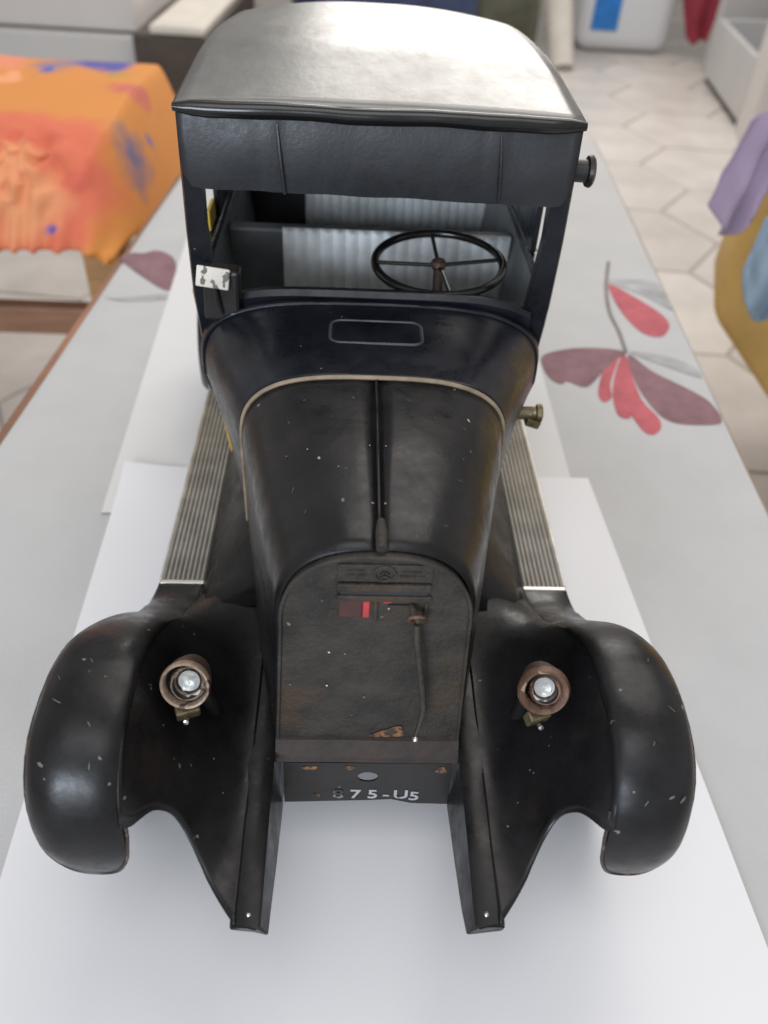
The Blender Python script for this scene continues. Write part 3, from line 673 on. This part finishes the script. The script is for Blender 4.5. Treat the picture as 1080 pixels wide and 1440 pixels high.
# spools on the right flank
def spool(name, loc_, d, L_, r, m):
    F = frame(loc_, d); return part(name, lathe([(r*0.55,0),(r*0.72,0.0),(r*0.75,L_*0.72),(r*1.0,L_*0.78),(r*1.08,L_*0.95),(r*0.8,L_),(r*0.4,L_*0.97),(0.0001,L_*0.97)], F, n=20), m)
k1 = spool('lamp_stud', (0.0800,0.178,0.2188), (1,0.0,0.0), 0.0078, 0.0060, DULL)
part('stud_cap', lathe([(0.0058,0),(0.0064,0.0006),(0.0056,0.0014),(0.0001,0.0010)], frame((0.0872,0.178,0.2188), (1,0,0)), n=18), RUST, parent=k1)
k2 = spool('lamp_stud', (0.0690,0.150,0.1165), (1,-0.05,0.06), 0.0122, 0.0042, BRASS)
bm = bmesh.new(); box(bm, (-0.0035,-0.0025,-0.002), (0.0035,0.0025,0.002), Matrix.Translation((0.0768,0.1475,0.1135)) @ Matrix.Rotation(0.3, 4, 'Y')); part('stud_clip', bm, BRASS, False, [BEV(0.0006)], k2)
# chips of lost paint on hood and fenders (small flat flakes lying on the metal)
def flake_on(o, x, y, r, m=CREAM, asp=1.0, rot=0.0):
    r *= 0.62; asp *= 1.2
    me = o.data; best = None; bd = 1e9
    for p in me.polygons:
        d = (p.center.x-x)**2+(p.center.y-y)**2
        if d < bd and p.normal.z*1 != 0: bd = d; best = p
    n = best.normal if best.normal.z > 0 else -best.normal
    F = frame(Vector(best.center)+n*0.00025, n) @ Matrix.Rotation(rot, 4, 'Z')
    lp = [F @ Vector((r*asp*random.uniform(.65,1.2)*math.cos(a), r*random.uniform(.65,1.2)*math.sin(a), 0)) for a in [i*math.pi/5 for i in range(10)]]
    bm = poly_fill([lp]); f = part('paint_chip', bm, m, False, parent=o); return f
hoods = [o for o in car.children if o.name.startswith('hood_panel')]
fens = [o for o in car.children if o.name.startswith('front_fender')]
PINK = mat('primer_pink', (0.36,0.24,0.20), 0.6, 0, 0.2, 200)
GREYF = mat('bare_grey_metal', (0.15,0.15,0.148), 0.45, 0.3, 0.3, 200)
for o, sx in zip(hoods, (-1, 1)):
    for x, y, r, m in ((0.019,0.052,0.0009,PINK),(0.024,0.058,0.0004,PINK),(0.030,0.060,0.0004,GREYF),(0.012,0.046,0.0005,GREYF),(0.026,0.085,0.0004,GREYF),(0.016,0.072,0.0003,GREYF),(0.003,0.055,0.0004,PINK),(0.002,0.030,0.0005,PINK),(0.034,0.078,0.0010,PINK)):
        if sx > 0 and x < 0.03 and x > 0.005: continue
        if sx < 0 and x > 0.033: continue
        flake_on(o, sx*x+random.uniform(-.001,.001), y, r, m, 1.3, random.random()*3)
for o, sx in zip(fens, (-1, 1)):
    for x, y, r, a in (((0.1000,-0.030,0.0011,1.6),(0.0995,-0.0335,0.0006,1),(0.0850,-0.005,0.0004,1),(0.083,-0.030,0.0012,0.5),(0.0800,-0.034,0.0010,0.6),(0.1075,-0.020,0.0016,0.7),(0.1070,-0.012,0.0010,0.7)) if sx < 0 else ((0.098,-0.036,0.0010,2.2),(0.094,-0.037,0.0008,1.8),(0.101,-0.020,0.0008,0.4),(0.106,-0.005,0.0006,0.5),(0.081,-0.036,0.0006,1))):
        flake_on(o, sx*x, y, r, GREYF, a, random.random()*1.2-0.6)
for o, sx in zip(fens, (-1, 1)):   # fine scratches
    for x, y, r, a in ((0.097,-0.014,0.00030,9),(0.0905,-0.020,0.00022,7),(0.1010,-0.004,0.00020,10),(0.0870,-0.036,0.00024,8),(0.0940,0.006,0.00020,8)):
        flake_on(o, sx*(x+random.uniform(-.002,.002)), y+random.uniform(-.004,.004), r, GREYF, a, random.uniform(0.5,2.4))
for o, sx in zip(hoods, (-1, 1)):
    for x, y, r, a in ((0.020,0.030,0.00016,10),(0.030,0.070,0.00018,9),(0.012,0.083,0.00016,9),(0.026,0.046,0.00016,12)):
        flake_on(o, sx*(x+random.uniform(-.003,.003)), y+random.uniform(-.006,.006), r, GREYF, a, random.uniform(0,3))
for o in list(fens):
    ap = [c for c in o.children if c.name.startswith('apron')][0]; sx = -1 if ap.data.vertices[0].co.x < 0 else 1
    for x, y, r in ((0.066,-0.010,0.0005),(0.060,-0.012,0.0006),(0.057,-0.004,0.0006),(0.064,0.0,0.0004),(0.052,-0.02,0.0005)):
        flake_on(ap, sx*(x+random.uniform(-.003,.003)), y+random.uniform(-.006,.006), r, GREYF, 1.2, random.random()*3)

# ================================================================== things around, out of focus
# chair with an orange floral cover, left
ch = thing('chair', 'wooden chair with tan legs beneath the orange floral cushion', 'chair', (-0.44, 0.85, FZ))
def wbox(name, lo, hi, m, parent, bev=0.004, rz=0.0):
    bm = bmesh.new(); c = Vector([(a+b)/2 for a, b in zip(lo, hi)]); h = [(b-a)/2 for a, b in zip(lo, hi)]
    box(bm, [-v for v in h], h, Matrix.Translation(c) @ Matrix.Rotation(rz, 4, 'Z')); o = obj(name, bm, m, None, False, [BEV(bev)])
    return loc(o, parent) if parent else o
wbox('seat', (-0.70,0.80,-0.105), (-0.285,1.13,-0.080), WOODL, ch)
for x, y in ((-0.315,0.815),(-0.68,0.815),(-0.315,1.10),(-0.68,1.10)): wbox('leg', (x-0.026,y-0.022,FZ), (x+0.026,y+0.022,-0.105), WOODL, ch)
wbox('stretcher', (-0.658,0.815,-0.235), (-0.338,0.84,-0.195), WOOD, ch)
FLORAL = [((-0.10,-0.065,-0.03),0.115,0.035,(0.66,0.16,0.085,1)),((-0.105,-0.085,-0.03),0.062,0.03,(0.74,0.30,0.14,1)),((-0.09,-0.03,0.0),0.03,0.02,(0.60,0.13,0.07,1)),((-0.27,0.24,0.025),0.10,0.05,(0.74,0.25,0.14,1)),
          ((-0.14,0.24,0.025),0.05,0.03,(0.30,0.20,0.26,1)),((-0.09,0.255,0.025),0.045,0.02,(0.09,0.09,0.34,1)),((-0.24,0.09,0.025),0.05,0.03,(0.28,0.22,0.24,1)),((0.0,0.02,-0.03),0.045,0.03,(0.17,0.13,0.22,1)),
          ((-0.085,-0.115,-0.065),0.014,0.006,(0.06,0.08,0.42,1)),((-0.055,-0.115,-0.072),0.014,0.006,(0.06,0.08,0.42,1)),((-0.02,0.14,0.02),0.028,0.012,(0.55,0.14,0.10,1)),((-0.19,0.15,0.025),0.030,0.012,(0.80,0.34,0.16,1)),((-0.05,0.21,0.025),0.018,0.008,(0.20,0.30,0.06,1)),((-0.16,0.21,0.025),0.016,0.008,(0.12,0.12,0.40,1)),((-0.215,0.075,0.025),0.016,0.008,(0.14,0.15,0.38,1)),((-0.265,0.10,0.025),0.014,0.008,(0.16,0.16,0.40,1)),((-0.12,0.265,0.025),0.014,0.006,(0.10,0.10,0.42,1)),((0.012,0.08,-0.02),0.022,0.01,(0.14,0.14,0.36,1)),((-0.26,0.0,-0.01),0.03,0.012,(0.05,0.09,0.16,1)),((-0.15,-0.09,-0.06),0.022,0.01,(0.82,0.42,0.22,1)),((-0.04,-0.06,-0.02),0.024,0.01,(0.62,0.13,0.08,1)),((-0.14,-0.05,-0.01),0.026,0.01,(0.60,0.13,0.08,1)),((-0.25,-0.105,-0.06),0.028,0.012,(0.03,0.06,0.20,1)),((-0.22,-0.105,-0.068),0.020,0.01,(0.20,0.32,0.04,1))]
rows = []
NU, NV = 70, 60
for j in range(NV+1):
    v = j/NV; r = []
    for i in range(NU+1):
        u = i/NU; x = -0.31+0.34*u      # path: front hem, up the sloping front, over the top to the back
        if v < 0.45: q = v/0.45; y = -0.115+0.115*q**1.1; z = -0.090+0.112*math.sin(q*math.pi/2)
        else: q = (v-0.45)/0.55; y = 0.285*q; z = 0.022+0.006*math.sin(math.pi*q)
        side = max(0, (u-0.86)/0.14); z2 = z-0.135*side**1.2*min(1, v/0.45)**0.8
        x -= 0.035*(1-min(1, v/0.45))*u
        hem = max(0, 1-v/0.22)
        y2 = y+0.006*math.sin(u*75+2*math.sin(u*11))*hem
        d = math.hypot((u-0.60)/0.30, (v-0.24)/0.17)
        if d < 1:
            k = 1-d*d; a_ = math.atan2(v-0.24, u-0.60)
            y2 -= 0.020*k*(0.6+0.4*math.sin(7*a_+9*d)+0.5*noise.noise(Vector((u*23,v*25,5)))); z2 += 0.006*k*math.sin(6*a_-11*d)
        r.append((x, y2, z2+0.005*noise.noise(Vector((x*13,y*13,0)))))
    rows.append(r)
cu = obj('seat_cushion', grid(rows), floral(), mods=[SOL(0.012), SUB(1)]); cu.location = (-0.285, 0.865, 0.0); cu.rotation_euler = (0,0,RA*0.3)
tag(cu, 'orange seat cushion cover with printed red flower and ruffled hem', 'cushion')
# ochre armchair with towels, right
ac = thing('armchair', 'ochre armchair at the right edge beside the table', 'armchair', (0.60, 0.70, FZ))
def soft(name, lo, hi, m, parent, bev=0.03, rz=0.0):
    bm = bmesh.new(); c = Vector([(a+b)/2 for a, b in zip(lo, hi)]); h = [(b-a)/2 for a, b in zip(lo, hi)]
    box(bm, [-v for v in h], h, Matrix.Translation(c) @ Matrix.Rotation(rz, 4, 'Z')); return loc(obj(name, bm, m, None, True, [BEV(bev, 5)]), parent)
def soft_prism(name, pts, z0, z1, m, parent, bev):
    o = quad_slab(name, pts, z0, z1, m, None, 0); o.modifiers.clear()
    md = o.modifiers.new('bevel', 'BEVEL'); md.width = bev; md.segments = 5; md.limit_method = 'ANGLE'
    for p in o.data.polygons: p.use_smooth = True
    return loc(o, parent)
soft_prism('arm', [(0.430,0.725),(0.505,0.550),(0.60,0.55),(0.60,0.86),(0.475,0.86)], -0.125, 0.060, OCHRE, ac, 0.022)
for v in ac.children[0].data.vertices:
    if v.co.z < 0 and v.co.y < 0.6: v.co.z = -0.215
soft_prism('seat', [(0.603,0.52),(1.0,0.52),(1.0,0.86),(0.603,0.86)], -0.25, -0.06, OCHRE, ac, 0.03)
soft_prism('backrest', [(0.56,0.864),(1.0,0.864),(1.0,0.98),(0.56,0.98)], -0.25, 0.24, OCHRE, ac, 0.03)
for x, y in ((0.80,0.68),(0.94,0.56),(0.72,0.83),(0.96,0.92)): wbox('leg', (x-0.02,y-0.02,FZ), (x+0.02,y+0.02,-0.12), DARKW, ac)
def drape(name, TL, TR, BL, BR, sag, m, label, folds, amp):
    """a cloth hanging between four corners, its lower hem sagging"""
    TL, TR, BL, BR = map(Vector, (TL, TR, BL, BR)); nrm = (TR-TL).cross(BL-TL).normalized(); rows = []
    for j in range(25):
        t = j/24; r = []
        for i in range(49):
            s = i/48; p = TL.lerp(TR, s).lerp(BL.lerp(BR, s), t)
            k = amp*(0.4+0.6*t)*math.sin(s*folds*2*math.pi+0.8*math.sin(t*2))
            r.append(p+nrm*(k+0.5*amp*noise.noise(Vector((s*5,t*4,1))))+Vector((0,0,-sag*t*math.sin(math.pi*min(1, s*1.4))**1.5 if s < 0.714 else 0)))
        rows.append(r)
    o = obj(name, grid(rows), m, mods=[SOL(0.003), SUB(1)]); tag(o, label, 'towel'); return o
drape('towel', (0.392,0.705,0.105), (0.53,0.74,0.165), (0.372,0.690,0.020), (0.450,0.68,0.055), 0.045, PURPLE, 'lilac towel hanging over the ochre armchair', 3.4, 0.010)
drape('towel', (0.396,0.615,0.040), (0.49,0.58,0.080), (0.384,0.600,-0.012), (0.455,0.57,-0.060), 0.030, BLUE, 'blue grey towel hanging below the lilac one', 2.6, 0.010)
# far end of the room
cb = thing('cabinet', 'pale low cabinet standing behind the orange cushion', 'cabinet', (-1.0, 2.35, FZ))
wbox('carcass', (-1.75,2.2,FZ+0.30), (-0.555,2.6,0.30), WALLM, cb, 0.006, RA*0.3)
wbox('plinth', (-1.74,2.175,FZ), (-0.555,2.58,FZ+0.295), GREYC, cb, 0.006, RA*0.3)
bx_ = thing('chest', 'dark brown chest with a pale top behind the car roof', 'chest', (-0.47, 2.35, FZ))
wbox('body', (-0.545,2.12,FZ), (-0.36,2.9,-0.142), DARKW, bx_, 0.006, RA*0.5)
wbox('lid', (-0.50,2.12,-0.140), (-0.365,2.92,-0.120), CREAMF, bx_, 0.006, RA*0.5)
bag = soft
nb = thing('fabric_pile', 'dark navy cloth bundle behind the car roof', 'cloth', (0.15, 3.0, FZ))
soft('bundle', (-0.22,2.7,FZ), (0.36,3.3,-0.02), NAVYC, nb, 0.12, 0.1)
soft('fold', (0.30,2.95,FZ), (0.60,3.4,-0.08), OLIVE, nb, 0.10, 0.2)
wl = thing('stool', 'white stool leg standing behind the right side of the roof', 'stool', (0.70, 3.6, FZ))
bm = tube([(0.815,3.40,FZ),(0.79,3.6,FZ+0.25),(0.77,3.75,FZ+0.60)], [0.045,0.055,0.07], n=16); loc(obj('leg', bm, CREAMF), wl)
bm = lathe([(0.0001,0.03),(0.20,0.03),(0.22,0.01),(0.20,-0.02),(0.0001,-0.02)], Matrix.Translation((0.70,3.8,FZ+0.62)), n=32); loc(obj('seat', bm, CREAMF), wl)
bn = thing('jerrycan', 'white plastic container with a blue label near the top edge', 'container', (1.21, 3.85, FZ))
soft('body', (0.935,3.72,FZ), (1.33,4.02,0.05), WHITEP, bn, 0.06, 0.0)
bm = bmesh.new(); box(bm, (0.978,3.712,FZ+0.085), (1.090,3.7185,-0.02)); loc(obj('printed_label', bm, BLUEP, None, False, [BEV(0.002)]), bn)
rc = drape('hanging_cloth', (1.27,3.66,-0.10), (1.48,3.62,-0.10), (1.37,3.66,-0.36), (1.45,3.62,-0.37), 0.02, REDC, 'dark red cloth hanging beside the white container', 1.5, 0.015); rc['category'] = 'cloth'
dr = thing('drawer_unit', 'open grey white drawer on the floor behind the lilac towel', 'drawer', (1.5, 2.9, FZ))
def prism(name, pts, z0, z1, m, parent, bev=0.004): return loc(quad_slab(name, pts, z0, z1, m, None, bev), parent)
prism('side_wall', [(1.274,2.71),(1.296,2.71),(1.384,3.33),(1.362,3.33)], FZ+0.025, FZ+0.215, GREYC, dr)
prism('back_wall', [(1.385,3.305),(2.05,3.39),(2.05,3.41),(1.385,3.33)], FZ+0.025, FZ+0.215, GREYC, dr)
prism('bottom', [(1.30,2.72),(1.95,2.66),(2.05,3.38),(1.386,3.30)], FZ+0.026, FZ+0.06, GREYC, dr)
prism('base', [(1.280,2.71),(1.94,2.65),(2.08,3.43),(1.37,3.32)], FZ, FZ+0.025, DARKW, dr)
db = thing('door', 'pale upright door panel at the right edge behind the lilac towel', 'door', (1.5, 2.5, FZ))
prism('panel', [(1.272,2.700),(1.198,2.430),(1.245,2.418),(1.318,2.690)], FZ, 0.75, WALLM, db)
sh = thing('room_panel', 'tall grey panel standing behind the open drawer', 'panel', (1.9, 3.6, FZ))
prism('back_panel', [(1.42,3.46),(2.3,3.46),(2.3,3.52),(1.42,3.52)], FZ, 0.6, GREYC, sh)
tag(quad_slab('blue_carton', [(1.420,2.93),(1.455,2.91),(1.495,3.03),(1.460,3.05)], FZ+0.061, 0.02, BLUEP), 'blue carton standing inside the open drawer', 'carton')
tag(quad_slab('dark_carton', [(1.440,2.80),(1.56,2.78),(1.58,2.88),(1.460,2.90)], FZ+0.061, 0.02, DARKW), 'dark brown carton standing inside the open drawer', 'carton')
# far wall
bm = bmesh.new(); box(bm, (-5,5.3,FZ), (5,5.4,2.2)); wall = obj('wall', bm, WALLM, None, False); wall['kind'] = 'structure'
bpy.context.view_layer.update()
